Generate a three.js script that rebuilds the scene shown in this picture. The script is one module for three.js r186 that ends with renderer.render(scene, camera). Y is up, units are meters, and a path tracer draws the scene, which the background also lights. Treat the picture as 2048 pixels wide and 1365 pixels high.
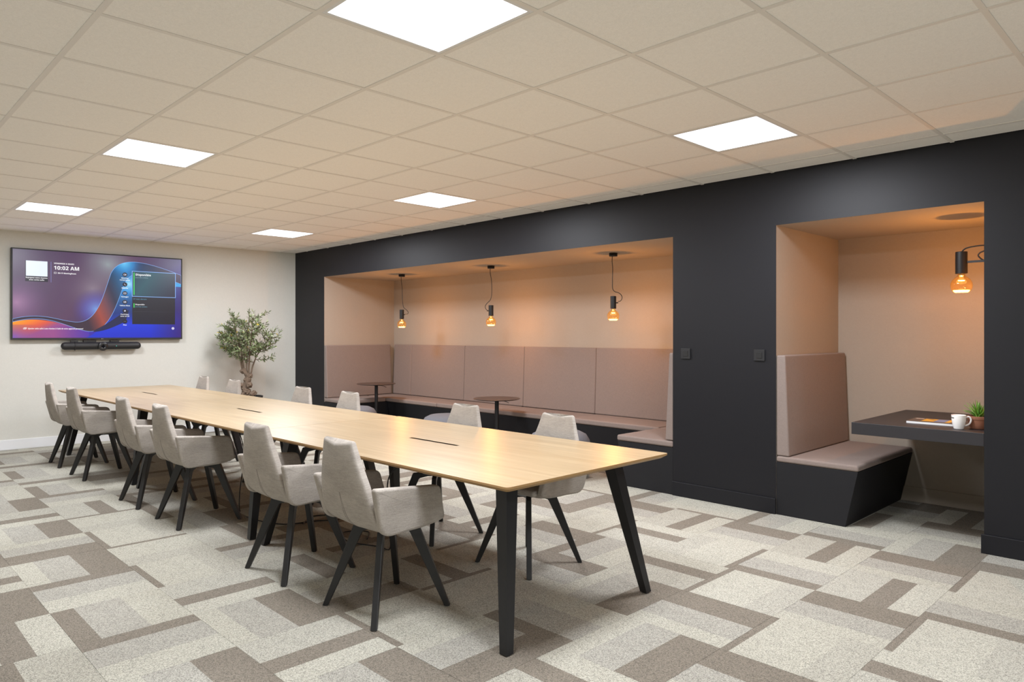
import * as THREE from 'three';
import { RoundedBoxGeometry } from 'three/addons/geometries/RoundedBoxGeometry.js';
import { mergeGeometries } from 'three/addons/utils/BufferGeometryUtils.js';
import { RectAreaLightUniformsLib } from 'three/addons/lights/RectAreaLightUniformsLib.js';

// ---------------------------------------------------------------- camera, light, exposure
const scene = new THREE.Scene();
scene.background = new THREE.Color(0x050505);
const FOC = 1415.34, EYE = 1.37;
const camera = new THREE.PerspectiveCamera(2 * Math.atan(682.5 / FOC) * 180 / Math.PI, 2048 / 1365, 0.05, 60);
camera.position.set(0, EYE, 0);
camera.rotation.set(0, -0.7761, 0);
camera.setViewOffset(2048, 1365, 0, 12.8, 2048, 1365);      // the lens is shifted a little, verticals stay upright
const renderer = new THREE.WebGLRenderer({ antialias: true });
renderer.toneMapping = THREE.LinearToneMapping;
renderer.toneMappingExposure = 1.0;
renderer.shadowMap.enabled = true;
RectAreaLightUniformsLib.init();
const PANEL_LIGHT = 66, PANEL_GLOW = 2.2, PANEL_COLOR = new THREE.Color(0.96, 0.985, 1.05);
const BULB_LIGHT = 1.15, BULB_COLOR = new THREE.Color(1.0, 0.47, 0.14);

// ---------------------------------------------------------------- helpers
let seed = 20240306;
const rnd = () => { seed = (seed * 1664525 + 1013904223) >>> 0; return seed / 4294967296; };
const rr = (a, b) => a + (b - a) * rnd();
const V = (x, y, z) => new THREE.Vector3(x, y, z);
const used = new Map();
function numbered(n) { const k = used.get(n) || 0; used.set(n, k + 1); return k ? `${n}_${String(k).padStart(3, '0')}` : n; }
function tag(o, label, category, group, kind) {
  o.userData = { label, category };
  if (group) o.userData.group = group;
  if (kind) o.userData.kind = kind;
  return o;
}
function mesh(name, geo, mat, parent) {
  const g = Array.isArray(geo) ? mergeGeometries(geo.map(q => (q.index ? q.toNonIndexed() : q))) : geo;
  const m = new THREE.Mesh(g, mat);
  m.name = parent && parent !== scene ? name : numbered(name);
  m.castShadow = m.receiveShadow = true;
  (parent || scene).add(m);
  return m;
}
function thing(name, label, category, pos = [0, 0, 0], turn = 0, group) {
  const g = new THREE.Group(); g.name = numbered(name); g.position.set(...pos); g.rotation.y = turn;
  tag(g, label, category, group); scene.add(g); return g;
}
function structure(name, label, geo, mat) { const m = mesh(name, geo, mat); tag(m, label, name.split('_')[0], null, 'structure'); return m; }
function copy(root, label, pos, turn = 0) {
  const c = root.clone(); c.name = numbered(root.name.replace(/_\d{3}$/, '')); c.userData = { ...root.userData, label };
  c.position.set(...pos); c.rotation.y = turn; scene.add(c); return c;
}
// box given by its limits, with uv in metres
function box(x0, x1, y0, y1, z0, z1) {
  const g = new THREE.BoxGeometry(x1 - x0, y1 - y0, z1 - z0); g.translate((x0 + x1) / 2, (y0 + y1) / 2, (z0 + z1) / 2); return metric(g);
}
function rbox(x0, x1, y0, y1, z0, z1, r, seg = 3) {
  const g = new RoundedBoxGeometry(x1 - x0, y1 - y0, z1 - z0, seg, r); g.translate((x0 + x1) / 2, (y0 + y1) / 2, (z0 + z1) / 2); return metric(g);
}
// uv from the position in the object's own axes, in metres
function metric(g) {
  if (g.index) g = g.toNonIndexed();
  const p = g.attributes.position, n = p.count, uv = new Float32Array(n * 2), nn = g.attributes.normal;
  for (let i = 0; i < n; i++) {
    const x = p.getX(i), y = p.getY(i), z = p.getZ(i), a = Math.abs(nn.getX(i)), b = Math.abs(nn.getY(i)), c = Math.abs(nn.getZ(i));
    if (b >= a && b >= c) { uv[2 * i] = z; uv[2 * i + 1] = x; } else if (a >= c) { uv[2 * i] = z; uv[2 * i + 1] = y; } else { uv[2 * i] = x; uv[2 * i + 1] = y; }
  }
  g.setAttribute('uv', new THREE.BufferAttribute(uv, 2)); return g;
}
const cyl = (r0, r1, h, x, y, z, seg = 32) => { const g = new THREE.CylinderGeometry(r0, r1, h, seg); g.translate(x, y + h / 2, z); return g; };
const tube = (pts, r, n = 40, seg = 8) => new THREE.TubeGeometry(new THREE.CatmullRomCurve3(pts.map(p => V(...p))), n, r, seg, false);
const lathe = (pts, seg = 40) => new THREE.LatheGeometry(pts.map(p => new THREE.Vector2(p[0], p[1])), seg);
// extrusion of a polygon in (x, y) along z, centred, with bevelled edges and optional corner radii
function slab(pts, depth, bevel = 0.004, radius = 0, seg = 3) {
  const s = new THREE.Shape(), n = pts.length;
  for (let i = 0; i < n; i++) {
    const p = new THREE.Vector2(...pts[i]), a = new THREE.Vector2(...pts[(i + n - 1) % n]), b = new THREE.Vector2(...pts[(i + 1) % n]);
    const r = Array.isArray(radius) ? radius[i] : radius;
    const q0 = p.clone().add(a.clone().sub(p).setLength(Math.max(r, 1e-5))), q1 = p.clone().add(b.clone().sub(p).setLength(Math.max(r, 1e-5)));
    if (i === 0) s.moveTo(q0.x, q0.y); else s.lineTo(q0.x, q0.y);
    if (r > 0) s.quadraticCurveTo(p.x, p.y, q1.x, q1.y);
  }
  s.closePath();
  const g = new THREE.ExtrudeGeometry(s, { depth: depth - 2 * bevel, bevelEnabled: bevel > 0, bevelThickness: bevel, bevelSize: bevel, bevelOffset: -bevel, bevelSegments: seg, curveSegments: 8 });
  g.translate(0, 0, -(depth - 2 * bevel) / 2); return g;
}

// ---------------------------------------------------------------- textures and materials
function dataTex(w, h, f, srgb = true) {
  const d = new Uint8Array(w * h * 4);
  for (let y = 0; y < h; y++) for (let x = 0; x < w; x++) {
    const c = f(x, y), i = 4 * (y * w + x);
    d[i] = Math.max(0, Math.min(255, c[0] * 255)); d[i + 1] = Math.max(0, Math.min(255, c[1] * 255)); d[i + 2] = Math.max(0, Math.min(255, c[2] * 255)); d[i + 3] = 255;
  }
  const t = new THREE.DataTexture(d, w, h); t.wrapS = t.wrapT = THREE.RepeatWrapping; t.magFilter = THREE.LinearFilter; t.minFilter = THREE.LinearMipmapLinearFilter;
  t.generateMipmaps = true; if (srgb) t.colorSpace = THREE.SRGBColorSpace; t.needsUpdate = true; return t;
}
// smooth repeating noise: a lattice of nx by ny random values
function lattice(nx, ny) {
  const v = new Float32Array(nx * ny); for (let i = 0; i < v.length; i++) v[i] = rnd();
  return (u, w) => {
    const x = ((u % 1) + 1) % 1 * nx, y = ((w % 1) + 1) % 1 * ny, i = Math.floor(x), j = Math.floor(y); let a = x - i, b = y - j; a = a * a * (3 - 2 * a); b = b * b * (3 - 2 * b);
    const g = (p, q) => v[(q % ny) * nx + (p % nx)];
    return (g(i, j) * (1 - a) + g(i + 1, j) * a) * (1 - b) + (g(i, j + 1) * (1 - a) + g(i + 1, j + 1) * a) * b;
  };
}
const S = 512;
const n1 = lattice(170, 170), n2 = lattice(60, 90), n3 = lattice(12, 12), n4 = lattice(256, 128);
const carpetMap = dataTex(S, S, (x, y) => { const u = x / S, v = y / S; const k = 0.60 + 0.42 * n1(u, v) + 0.22 * n4(u, v) + 0.06 * n2(u, v) - 0.06 * rnd(); return [k, k, k * 0.995]; });
const carpetBump = dataTex(S, S, (x, y) => { const u = x / S, v = y / S; const k = 0.3 + 0.5 * n1(u, v) + 0.2 * n4(u, v); return [k, k, k]; }, false);
const f1 = lattice(128, 256), f2 = lattice(24, 40), f3 = lattice(5, 7), f4 = lattice(14, 180);
const fabricMap = dataTex(S, S, (x, y) => { const u = x / S, v = y / S; const w = 0.5 + 0.25 * Math.sin(u * Math.PI * 2 * 128) + 0.25 * Math.sin(v * Math.PI * 2 * 128); const k = 0.84 + 0.07 * w + 0.09 * f1(u, v) + 0.03 * f2(u, v); return [k, k, k]; });
const fabricBump = dataTex(S, S, (x, y) => { const u = x / S, v = y / S; const w = 0.5 + 0.25 * Math.sin(u * Math.PI * 2 * 128) + 0.25 * Math.sin(v * Math.PI * 2 * 128); const k = 0.6 * w + 0.4 * f1(u, v); return [k, k, k]; }, false);
// chenille of the chairs: brushed streaks
const chenilleMap = dataTex(S, S, (x, y) => { const u = x / S, v = y / S; const k = 0.80 + 0.10 * f1(u, v) + 0.08 * f4(u, v) + 0.07 * f3(u, v) + 0.03 * f2(u, v); return [k, k * 0.995, k * 0.99]; });
const w1 = lattice(3, 70), w2 = lattice(8, 240), w3 = lattice(4, 16), w4 = lattice(40, 500);
const woodMap = dataTex(1024, 1024, (x, y) => {
  const u = x / 1024, v = y / 1024 + 0.006 * Math.sin(u * 6.283 + 3 * w3(u, 0.3)); const k = 0.9 + 0.07 * (w1(u, v) - 0.5) + 0.06 * (w2(u, v) - 0.5) + 0.04 * (w3(u, v) - 0.5) + 0.03 * (w4(u, v) - 0.5);
  return [k, k * (0.985 + 0.02 * w1(u, v)), k * (0.95 + 0.05 * w1(u, v))];
});
const plyMap = dataTex(8, 64, (x, y) => { const k = Math.floor(y / 9) % 2 ? 0.72 : 0.95; return [k, k * 0.97, k * 0.92]; });
const s1 = lattice(128, 128), s2 = lattice(30, 30);
const speckleMap = dataTex(256, 256, (x, y) => { const u = x / 256, v = y / 256; const k = 0.955 + 0.04 * s1(u, v) + 0.015 * s2(u, v) - (s1(v, u) > 0.9 ? 0.03 : 0); return [k, k, k]; });
const plasterMap = dataTex(256, 256, (x, y) => { const u = x / 256, v = y / 256; const k = 0.975 + 0.02 * s1(u, v) + 0.005 * s2(u, v); return [k, k, k]; });
const rep = (t, a, b = a) => { const c = t.clone(); c.repeat.set(a, b); c.needsUpdate = true; return c; };
const lin = (r, g, b) => new THREE.Color().setRGB(r, g, b);
const std = o => new THREE.MeshStandardMaterial(o);
const M = {
  carpet: std({ color: 0xffffff, vertexColors: true, map: rep(carpetMap, 2), bumpMap: rep(carpetBump, 2), bumpScale: 0.004, roughness: 0.97 }),
  carpetB: std({ color: lin(0.965, 0.96, 0.95), vertexColors: true, map: rep(carpetMap, 2), bumpMap: rep(carpetBump, 2), bumpScale: 0.004, roughness: 0.97 }),
  subfloor: std({ color: lin(0.16, 0.155, 0.145), roughness: 0.95 }),
  ceiling: std({ color: lin(0.965, 0.93, 0.87), map: rep(speckleMap, 3), roughness: 0.95 }),
  tbar: std({ color: lin(0.79, 0.75, 0.69), roughness: 0.6 }),
  cream: std({ color: lin(0.665, 0.655, 0.595), map: rep(plasterMap, 1.2), roughness: 0.85 }),
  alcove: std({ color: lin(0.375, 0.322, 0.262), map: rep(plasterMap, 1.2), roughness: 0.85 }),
  white: std({ color: lin(0.80, 0.81, 0.82), roughness: 0.45 }),
  dark: new THREE.MeshPhysicalMaterial({ color: lin(0.008, 0.008, 0.0105), map: rep(plasterMap, 1.2), roughness: 0.5, specularIntensity: 0.65 }),
  darkFurniture: new THREE.MeshPhysicalMaterial({ color: lin(0.0085, 0.0085, 0.0105), map: rep(plasterMap, 3), roughness: 0.6, specularIntensity: 0.7 }),
  deskTop: std({ color: lin(0.020, 0.018, 0.0205), roughness: 0.48 }),
  bench: std({ color: lin(0.285, 0.224, 0.195), map: rep(fabricMap, 4), bumpMap: rep(fabricBump, 4), bumpScale: 0.0012, roughness: 0.95 }),
  chair: std({ color: lin(0.46, 0.42, 0.375), map: rep(chenilleMap, 2.5), bumpMap: rep(fabricBump, 3), bumpScale: 0.0008, roughness: 0.92 }),
  seam: std({ color: lin(0.16, 0.14, 0.125), roughness: 0.9 }),
  black: std({ color: lin(0.012, 0.012, 0.0125), roughness: 0.45 }),
  blackMetal: std({ color: lin(0.016, 0.016, 0.017), roughness: 0.42, metalness: 0.2 }),
  plastic: std({ color: lin(0.012, 0.012, 0.013), roughness: 0.5 }),
  grey: std({ color: lin(0.35, 0.35, 0.36), roughness: 0.35, metalness: 0.6 }),
  pouf: std({ color: lin(0.17, 0.175, 0.195), map: rep(fabricMap, 4), roughness: 0.95 }),
  wood: std({ color: lin(0.495, 0.372, 0.228), map: woodMap, roughness: 0.33 }),
  woodEdge: std({ color: lin(0.42, 0.27, 0.12), map: plyMap, roughness: 0.5 }),
  bronze: std({ color: lin(0.075, 0.050, 0.040), roughness: 0.33, metalness: 0.3 }),
  bark: std({ color: lin(0.16, 0.115, 0.08), roughness: 0.95 }),
  leaf: new THREE.MeshPhysicalMaterial({ color: 0xffffff, vertexColors: true, roughness: 0.6, side: THREE.DoubleSide }),
  clay: std({ color: lin(0.30, 0.125, 0.07), map: rep(plasterMap, 8), roughness: 0.9 }),
  soil: std({ color: lin(0.05, 0.03, 0.02), roughness: 1 }),
  blade: std({ color: lin(0.21, 0.42, 0.06), roughness: 0.45 }),
  bladeB: std({ color: lin(0.12, 0.30, 0.04), roughness: 0.45 }),
  paper: std({ color: lin(0.8, 0.8, 0.8), roughness: 0.7 }),
  ceramic: std({ color: lin(0.8, 0.79, 0.77), roughness: 0.18 }),
  glass: new THREE.MeshPhysicalMaterial({ color: lin(1.0, 0.80, 0.50), transmission: 0.996, thickness: 0, roughness: 0.02, ior: 1.5 }),
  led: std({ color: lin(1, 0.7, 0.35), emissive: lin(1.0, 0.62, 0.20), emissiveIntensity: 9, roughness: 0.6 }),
  panel: std({ color: lin(0.9, 0.9, 0.9), emissive: PANEL_COLOR, emissiveIntensity: PANEL_GLOW, roughness: 0.6 }),
  frame: std({ color: lin(0.75, 0.75, 0.74), roughness: 0.5 }),
  teal: std({ color: lin(0.05, 0.6, 0.5), emissive: lin(0.05, 0.8, 0.65), emissiveIntensity: 1, roughness: 0.5 }),
};
const CREAM = [0.515, 0.50, 0.425], GREY = [0.428, 0.413, 0.362], PALE = [0.472, 0.457, 0.392], DARK = [0.245, 0.214, 0.172];

// ---------------------------------------------------------------- room
const XW = 5.215, XB = 6.43, XL = -1.1, ZF = 8.6, YC = 2.608, YA = 2.205;     // dark wall, alcove back, left wall, rear wall, ceiling, alcove top
const A1 = [-9.183, -3.35], A2 = [-2.44, -1.092];                               // alcove openings along z
const TVA = V(1.54, 0, -10.2), TVT = V(3.66, 0, 0.16).normalize(), TVN = V(-TVT.z, 0, TVT.x), TVROT = -Math.atan2(0.16, 3.66);
const onTV = (s, y, off) => V(0, y, 0).add(TVA).addScaledVector(TVT, s).addScaledVector(TVN, off);   // s metres along the wall from TVA

// floor: a slab carrying 50 cm carpet tiles, each a square with its own dyed stripes
const floor = structure('floor', 'carpeted floor of striped grey and beige carpet tiles', box(XL - 0.1, XB + 0.1, -0.12, -0.006, -10.5, ZF + 0.1), M.subfloor);
const T0 = [0.314, -0.067];
const DESIGN = {                                       // stripes of each tile: from, to, dye
  W: [[0, .22, CREAM], [.22, .6, GREY], [.6, 1, DARK]],
  M: [[0, .46, PALE], [.46, .71, DARK], [.71, 1, CREAM]],
  N: [[0, .2, DARK], [.2, .62, GREY], [.62, 1, CREAM]],
  T: [[0, .075, DARK], [.075, .68, CREAM], [.68, 1, PALE]],
};
function tileGeo(design, along, flip) {                 // along 'x': limits of the stripes lie on x
  const out = [];
  for (let [a, b, c] of DESIGN[design]) {
    if (flip) [a, b] = [1 - b, 1 - a];
    const e = 0.0006, lo = a === 0 ? e : a * .5, hi = b === 1 ? .5 - e : b * .5;
    const g = along === 'x' ? box(lo, hi, -0.006, 0, e, .5 - e) : box(e, .5 - e, -0.006, 0, lo, hi);
    const col = new Float32Array(g.attributes.position.count * 3); for (let i = 0; i < col.length; i++) col[i] = c[i % 3];
    g.setAttribute('color', new THREE.BufferAttribute(col, 3)); out.push(g);
  }
  return mergeGeometries(out);
}
const TG = {}; for (const d of 'WMNT') for (const o of 'xz') for (const f of [0, 1]) TG[d + o + f] = tileGeo(d, o, f);
const LAID = {};                                        // tiles whose lie the photograph shows: design, direction, turned round
for (const [k, list] of Object.entries({
  Nz0: '9,-7 9,-5 6,-6 1,-7 1,-9 2,-14 3,-9 4,-8 3,-15', Wx0: '8,-7 8,-5 8,-3 6,-3 5,-4 2,-7 1,-6 0,-9 1,-14 1,-12 1,-10 11,-4 10,-3 5,-8 5,-6 6,-7 7,-8',
  Tx0: '9,-6 3,-6 2,-9 2,-11 9,-8', Mz0: '8,-6 8,-4 7,-3 2,-6 2,-8 1,-13 2,-16 0,-10', Mx0: '7,-6 6,-5 5,-2 3,-4 2,-13 3,-10 3,-8 4,-9 4,-7',
  Tz1: '7,-5 7,-7', Nx0: '7,-4 9,-4 7,-2 4,-5 1,-8 2,-17 2,-15 2,-19 6,-9', Tz0: '6,-4 8,-2 6,-2 5,-3 4,-6 2,-12 2,-10 5,-7', Wz0: '9,-3 5,-5 4,-4 3,-5 3,-7 1,-11 4,-10 8,-8',
  Wx1: '9,-2', Mz1: '11,-3 2,-20 2,-18 9,-9 6,-8',
})) for (const t of list.split(' ')) LAID[t] = k;
const rest = [];
for (let m = -6; m <= 12; m++) for (let n = -21; n <= 17; n++) {
  const x = T0[0] + m * .5, z = T0[1] + n * .5;
  if (x + .5 > XW && !((z + .5 > A1[0] && z < A1[1]) || (z + .5 > A2[0] && z < A2[1])) && x > XW) continue;
  if (x < XL || z + .5 > ZF) continue;
  const ds = 'WMNTNMW'; const key = LAID[`${m},${n}`] || ds[Math.floor(rnd() * 7)] + (rnd() < .5 ? 'x' : 'z') + (rnd() < .5 ? 0 : 1);
  const cx = x + .25, cz = z + .25, depth = .7004 * cx - .7137 * cz, side = Math.abs(.7137 * cx + .7004 * cz);
  const lift = rr(-.0006, 0);
  if (depth > 2.1 && side < .74 * depth + .4 && !(x < XW && x > 5.3)) {
    const t = mesh('carpet_tile', TG[key], rnd() < .5 ? M.carpet : M.carpetB, floor); t.position.set(x, lift, z);
  } else { const g = TG[key].clone(); g.translate(x, lift, z); rest.push(g); }
}
const restTiles = mesh('carpet_tiles', rest, M.carpet, floor); restTiles.userData.kind = 'stuff';

// dark wall with the two alcove openings
{
  const s = new THREE.Shape([[-10.3, 0], [ZF, 0], [ZF, YC + .02], [-10.3, YC + .02]].map(p => new THREE.Vector2(...p)));
  // openings reach the floor, so the wall face is cut into one outline
  const o = new THREE.Shape(); const P = [[-10.3, 0], [A1[0], 0], [A1[0], YA], [A1[1], YA], [A1[1], 0], [A2[0], 0], [A2[0], YA], [A2[1], YA], [A2[1], 0], [ZF, 0], [ZF, YC + .02], [-10.3, YC + .02]];
  P.forEach((p, i) => (i ? o.lineTo(p[0], p[1]) : o.moveTo(p[0], p[1]))); o.closePath();
  const g = new THREE.ExtrudeGeometry(o, { depth: 0.004, bevelEnabled: false }); g.rotateY(-Math.PI / 2); g.translate(XW + 0.004, 0, 0);
  structure('wall_right', 'matt near-black painted wall with two recessed seating alcoves', metric(g), M.dark);
}
const IN = XW + 0.004;
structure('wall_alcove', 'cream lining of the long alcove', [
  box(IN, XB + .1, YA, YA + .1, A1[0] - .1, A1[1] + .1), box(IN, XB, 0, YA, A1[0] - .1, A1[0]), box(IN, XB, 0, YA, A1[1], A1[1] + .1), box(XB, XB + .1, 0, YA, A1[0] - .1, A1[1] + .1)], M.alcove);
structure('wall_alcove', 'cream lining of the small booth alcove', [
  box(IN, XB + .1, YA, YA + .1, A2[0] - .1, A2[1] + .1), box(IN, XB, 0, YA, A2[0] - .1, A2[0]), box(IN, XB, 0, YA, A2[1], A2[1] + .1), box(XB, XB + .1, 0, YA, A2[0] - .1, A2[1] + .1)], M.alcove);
structure('baseboard_booth', 'cream skirting board at the back of the booth alcove', rbox(XB - .014, XB, 0, .12, A2[0], A2[1], .003), M.alcove);
const skirt = (z0, z1, l) => structure('baseboard_right', l, rbox(XW - .014, XW, 0, .12, z0, z1, .003), M.dark);
skirt(A1[1], A2[0], 'black skirting board between the two alcoves');
skirt(A2[1] - .014, ZF, 'black skirting board right of the booth alcove');
skirt(-10.03, A1[0], 'black skirting board between white wall and long alcove');
// wall with the television, very slightly out of square
{
  const w = structure('wall_back', 'off-white wall carrying the large television', box(-4.3, 3.72, 0, YC + .02, -.12, 0), M.cream); w.position.copy(onTV(0, 0, 0)); w.rotation.y = TVROT;
  const b = structure('baseboard_back', 'white skirting board below the television', rbox(-4.2, 3.66, 0, .118, 0, .015, .003), M.white); b.position.copy(onTV(0, 0, 0)); b.rotation.y = TVROT;
}
structure('wall_left', 'cream wall on the open side of the room', box(XL - .1, XL, 0, YC + .02, -10.6, ZF), M.cream);
structure('wall_front', 'cream wall behind the viewer', box(XL - .1, XW, 0, YC + .02, ZF, ZF + .1), M.cream);

// suspended ceiling: slab, bars, lay-in tiles
const ceil = structure('ceiling', 'suspended ceiling of cream mineral tiles in a metal grid', box(XL - .1, XW + .1, YC + .03, YC + .13, -10.6, ZF + .1), M.ceiling);
const GX = j => 1.9705 + .6 * j, GZ = i => -2.4652 - .6 * i;
const LIT = []; for (const i of [-16, -11, -6, -1, 4, 9]) for (const j of [-1, 3]) if (!(i === -6 && j === 3)) LIT.push([i, j]);     // cell (i, j): z from GZ(i+1) to GZ(i), x from GX(j) to GX(j+1)
{
  const B = .012, tgeo = {};
  for (let j = -8; j <= 5; j++) for (let i = -19; i <= 12; i++) {
    const x0 = Math.max(GX(j), XL), x1 = Math.min(GX(j + 1), XW), z1 = Math.min(GZ(i), ZF), z0 = Math.max(GZ(i + 1), -10.24);
    if (x1 - x0 < .05 || z1 - z0 < .05 || LIT.some(q => q[0] === i && q[1] === j)) continue;
    const w = x1 - x0 - .018, d = z1 - z0 - .018, k = `${w.toFixed(3)},${d.toFixed(3)}`;
    tgeo[k] = tgeo[k] || rbox(-w / 2, w / 2, 0, .016, -d / 2, d / 2, .0025, 1);
    const t = mesh('ceiling_tile', tgeo[k], M.ceiling, ceil); t.position.set((x0 + x1) / 2, YC + .0015 + rr(0, .002), (z0 + z1) / 2);
  }
  const bx = rbox(-B, B, 0, .02, -10.24, ZF, .001, 1), bz = rbox(XL, XW, 0, .0192, -B, B, .001, 1);
  for (let j = -7; j <= 5; j++) { const b = mesh('grid_bar', bx, M.tbar, ceil); b.position.set(GX(j), YC - .001, 0); }
  for (let i = -18; i <= 12; i++) { const b = mesh('grid_bar', bz, M.tbar, ceil); b.position.set(0, YC - .0006, GZ(i)); }
}

// ceiling light panels
{
  const names = { '-1,-1': 'bright square ceiling panel over the end of the table away from the television', '4,-1': 'bright square ceiling panel over the middle of the long table', '9,-1': 'bright square ceiling panel in front of the television',
    '-1,3': 'bright square ceiling panel beside the dark wall between the two alcoves', '4,3': 'bright square ceiling panel beside the dark wall at the middle of the long alcove', '9,3': 'bright square ceiling panel in the corner above the olive tree' };
  for (const [i, j] of LIT) {
    const x = GX(j) + .3, z = GZ(i) - .3;
    if (z > ZF - .3 || x < XL + .3) continue;
    const t = thing('ceiling_light_panel', names[`${i},${j}`] || 'bright square ceiling panel in the part of the room behind the viewer', 'ceiling light', [x, YC, z], 0, 'square ceiling light panels');
    mesh('frame', [rbox(-.288, .288, 0, .012, -.288, -.272, .001, 1), rbox(-.288, .288, 0, .012, .272, .288, .001, 1), rbox(-.288, -.272, 0, .012, -.272, .272, .001, 1), rbox(.272, .288, 0, .012, -.272, .272, .001, 1)], M.frame, t);
    mesh('diffuser', box(-.272, .272, .002, .010, -.272, .272), M.panel, t);
    const l = new THREE.RectAreaLight(PANEL_COLOR, PANEL_LIGHT, .54, .54); l.position.set(0, -.003, 0); l.rotation.x = -Math.PI / 2; l.name = 'panel_light'; t.add(l);
  }
}

// ---------------------------------------------------------------- conference table: three tops in a row
const TL = 2.42, TW = 1.205, TH = 0.74;
function roundRect(hx, hz, r, n = 6) {
  const o = []; for (const [sx, sz, a0] of [[1, 1, 0], [-1, 1, 90], [-1, -1, 180], [1, -1, 270]]) for (let k = 0; k <= n; k++) { const a = (a0 + 90 * k / n) * Math.PI / 180; o.push([sx * (hx - r) + r * Math.cos(a), sz * (hz - r) + r * Math.sin(a)]); } return o;
}
function ringGeo(rings) {          // rings of equal length: [[x, y, z] ...]; side strips between neighbours
  const pos = [], uv = []; let v = 0;
  for (let q = 0; q + 1 < rings.length; q++) {
    const a = rings[q], b = rings[q + 1], n = a.length; let u = 0; const dv = Math.hypot(a[0][0] - b[0][0], a[0][1] - b[0][1], a[0][2] - b[0][2]);
    for (let i = 0; i < n; i++) { const j = (i + 1) % n, du = Math.hypot(a[i][0] - a[j][0], a[i][2] - a[j][2]); pos.push(...a[i], ...a[j], ...b[i], ...b[i], ...a[j], ...b[j]); uv.push(u, v, u + du, v, u, v + dv, u, v + dv, u + du, v, u + du, v + dv); u += du; }
    v += dv;
  }
  const g = new THREE.BufferGeometry(); g.setAttribute('position', new THREE.Float32BufferAttribute(pos, 3)); g.setAttribute('uv', new THREE.Float32BufferAttribute(uv, 2)); g.computeVertexNormals(); return g;
}
function makeTable() {
  const t = thing('conference_table', '', 'table', [0, 0, 0], 0, 'three conference tables pushed end to end');
  const hx = TW / 2, hz = TL / 2 - .0015, out = roundRect(hx, hz, .02), ins = roundRect(hx - .026, hz - .026, .012);
  const sh = new THREE.Shape(out.map(p => new THREE.Vector2(p[0], p[1])));
  const hole = (x0, x1, z0, z1) => sh.holes.push(new THREE.Path([[x0, z0], [x0, z1], [x1, z1], [x1, z0]].map(p => new THREE.Vector2(...p))));
  hole(-.035, -.010, -.222, .222); hole(-.098, -.0965, -.29, .30); hole(-.0965 + .003, -.04, -.30, -.2985);
  const top = new THREE.ShapeGeometry(sh); top.rotateX(-Math.PI / 2); top.scale(1, 1, -1);
  { const ix = top.index.array; for (let i = 0; i < ix.length; i += 3) { const a = ix[i]; ix[i] = ix[i + 1]; ix[i + 1] = a; } top.computeVertexNormals(); }
  top.translate(0, TH, 0);
  const tp = top.attributes.position, tuv = new Float32Array(tp.count * 2); for (let i = 0; i < tp.count; i++) { tuv[2 * i] = tp.getZ(i) / 1.6; tuv[2 * i + 1] = tp.getX(i) / 1.2; }
  top.setAttribute('uv', new THREE.BufferAttribute(tuv, 2));
  mesh('table_top', top, M.wood, t);
  const y = TH, R = (o, yy) => o.map(p => [p[0], yy, p[1]]);
  const under = new THREE.ShapeGeometry(new THREE.Shape(ins.map(p => new THREE.Vector2(p[0], p[1])))); under.rotateX(Math.PI / 2); under.translate(0, y - .026, 0);
  mesh('table_edge', [ringGeo([R(ins, y - .026), R(out, y - .009), R(out, y)]), under.toNonIndexed()], M.woodEdge, t).userData.label = 'bevelled layered wood edge';
  mesh('cable_tray', [box(-.12, .02, y - .10, y - .094, -.32, .32), box(-.12, -.116, y - .10, y - .0265, -.32, .32), box(.016, .02, y - .10, y - .0265, -.32, .32), box(-.116, .016, y - .10, y - .0265, -.32, -.316), box(-.116, .016, y - .10, y - .0265, .316, .32)], M.black, t);
  mesh('under_frame', [box(-.44, .44, y - .06, y - .0265, -hz + .24, -hz + .29), box(-.44, .44, y - .06, y - .0265, hz - .29, hz - .24), box(-.42, -.37, y - .06, y - .0265, -hz + .26, hz - .26), box(.37, .42, y - .06, y - .0265, -hz + .26, hz - .26)], M.blackMetal, t);
  for (const [sx, sz] of [[-1, 1], [1, 1], [-1, -1], [1, -1]]) {      // splayed tapering legs: square, outer corner near the table corner at the foot
    const fx = sx * (hx - .062), fz = sz * (hz - .068), w = .042, W = .072, sp = .115;
    const corner = (o, ww, yy) => [[0, 0], [-sx * ww, 0], [-sx * ww, -sz * ww], [0, -sz * ww]].map(p => [o[0] + p[0], yy, o[1] + p[1]]);
    const a = corner([fx, fz], w, .004), b = corner([fx - sx * sp, fz - sz * sp], W, y - .0265);
    const flip = sx * sz > 0; const A = flip ? a.slice().reverse() : a, Bq = flip ? b.slice().reverse() : b;
    const cap = new THREE.BufferGeometry(); cap.setAttribute('position', new THREE.Float32BufferAttribute([...A[0], ...A[2], ...A[1], ...A[0], ...A[3], ...A[2]], 3)); cap.setAttribute('uv', new THREE.Float32BufferAttribute(new Array(12).fill(0), 2)); cap.computeVertexNormals();
    const leg = mesh('leg', [ringGeo([A, Bq]), cap], M.blackMetal, t);
    const c = [fx - sx * w / 2, fz - sz * w / 2]; mesh('foot_pad', cyl(w * .45, w * .45, .004, c[0], 0, c[1], 12), M.plastic, leg);
  }
  return t;
}
{
  const P0 = V(2.022, 0, -2.086), u = V(-.01, 0, -1).normalize(), w = V(1, 0, -.01).normalize();
  const at = k => P0.clone().addScaledVector(u, TL * (k + .5)).addScaledVector(w, TW / 2);
  const lab = ['light maple conference table at the end of the row away from the television', 'light maple conference table in the middle of the row of three', 'light maple conference table at the end of the row by the television'];
  const t0 = makeTable(); t0.userData.label = lab[0]; const p = at(0); t0.position.copy(p); t0.rotation.y = .010;
  [1, 2].forEach(k => { const q = at(k); copy(t0, lab[k], [q.x - (k === 1 ? .008 : 0), 0, q.z], .010); });
}

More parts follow.
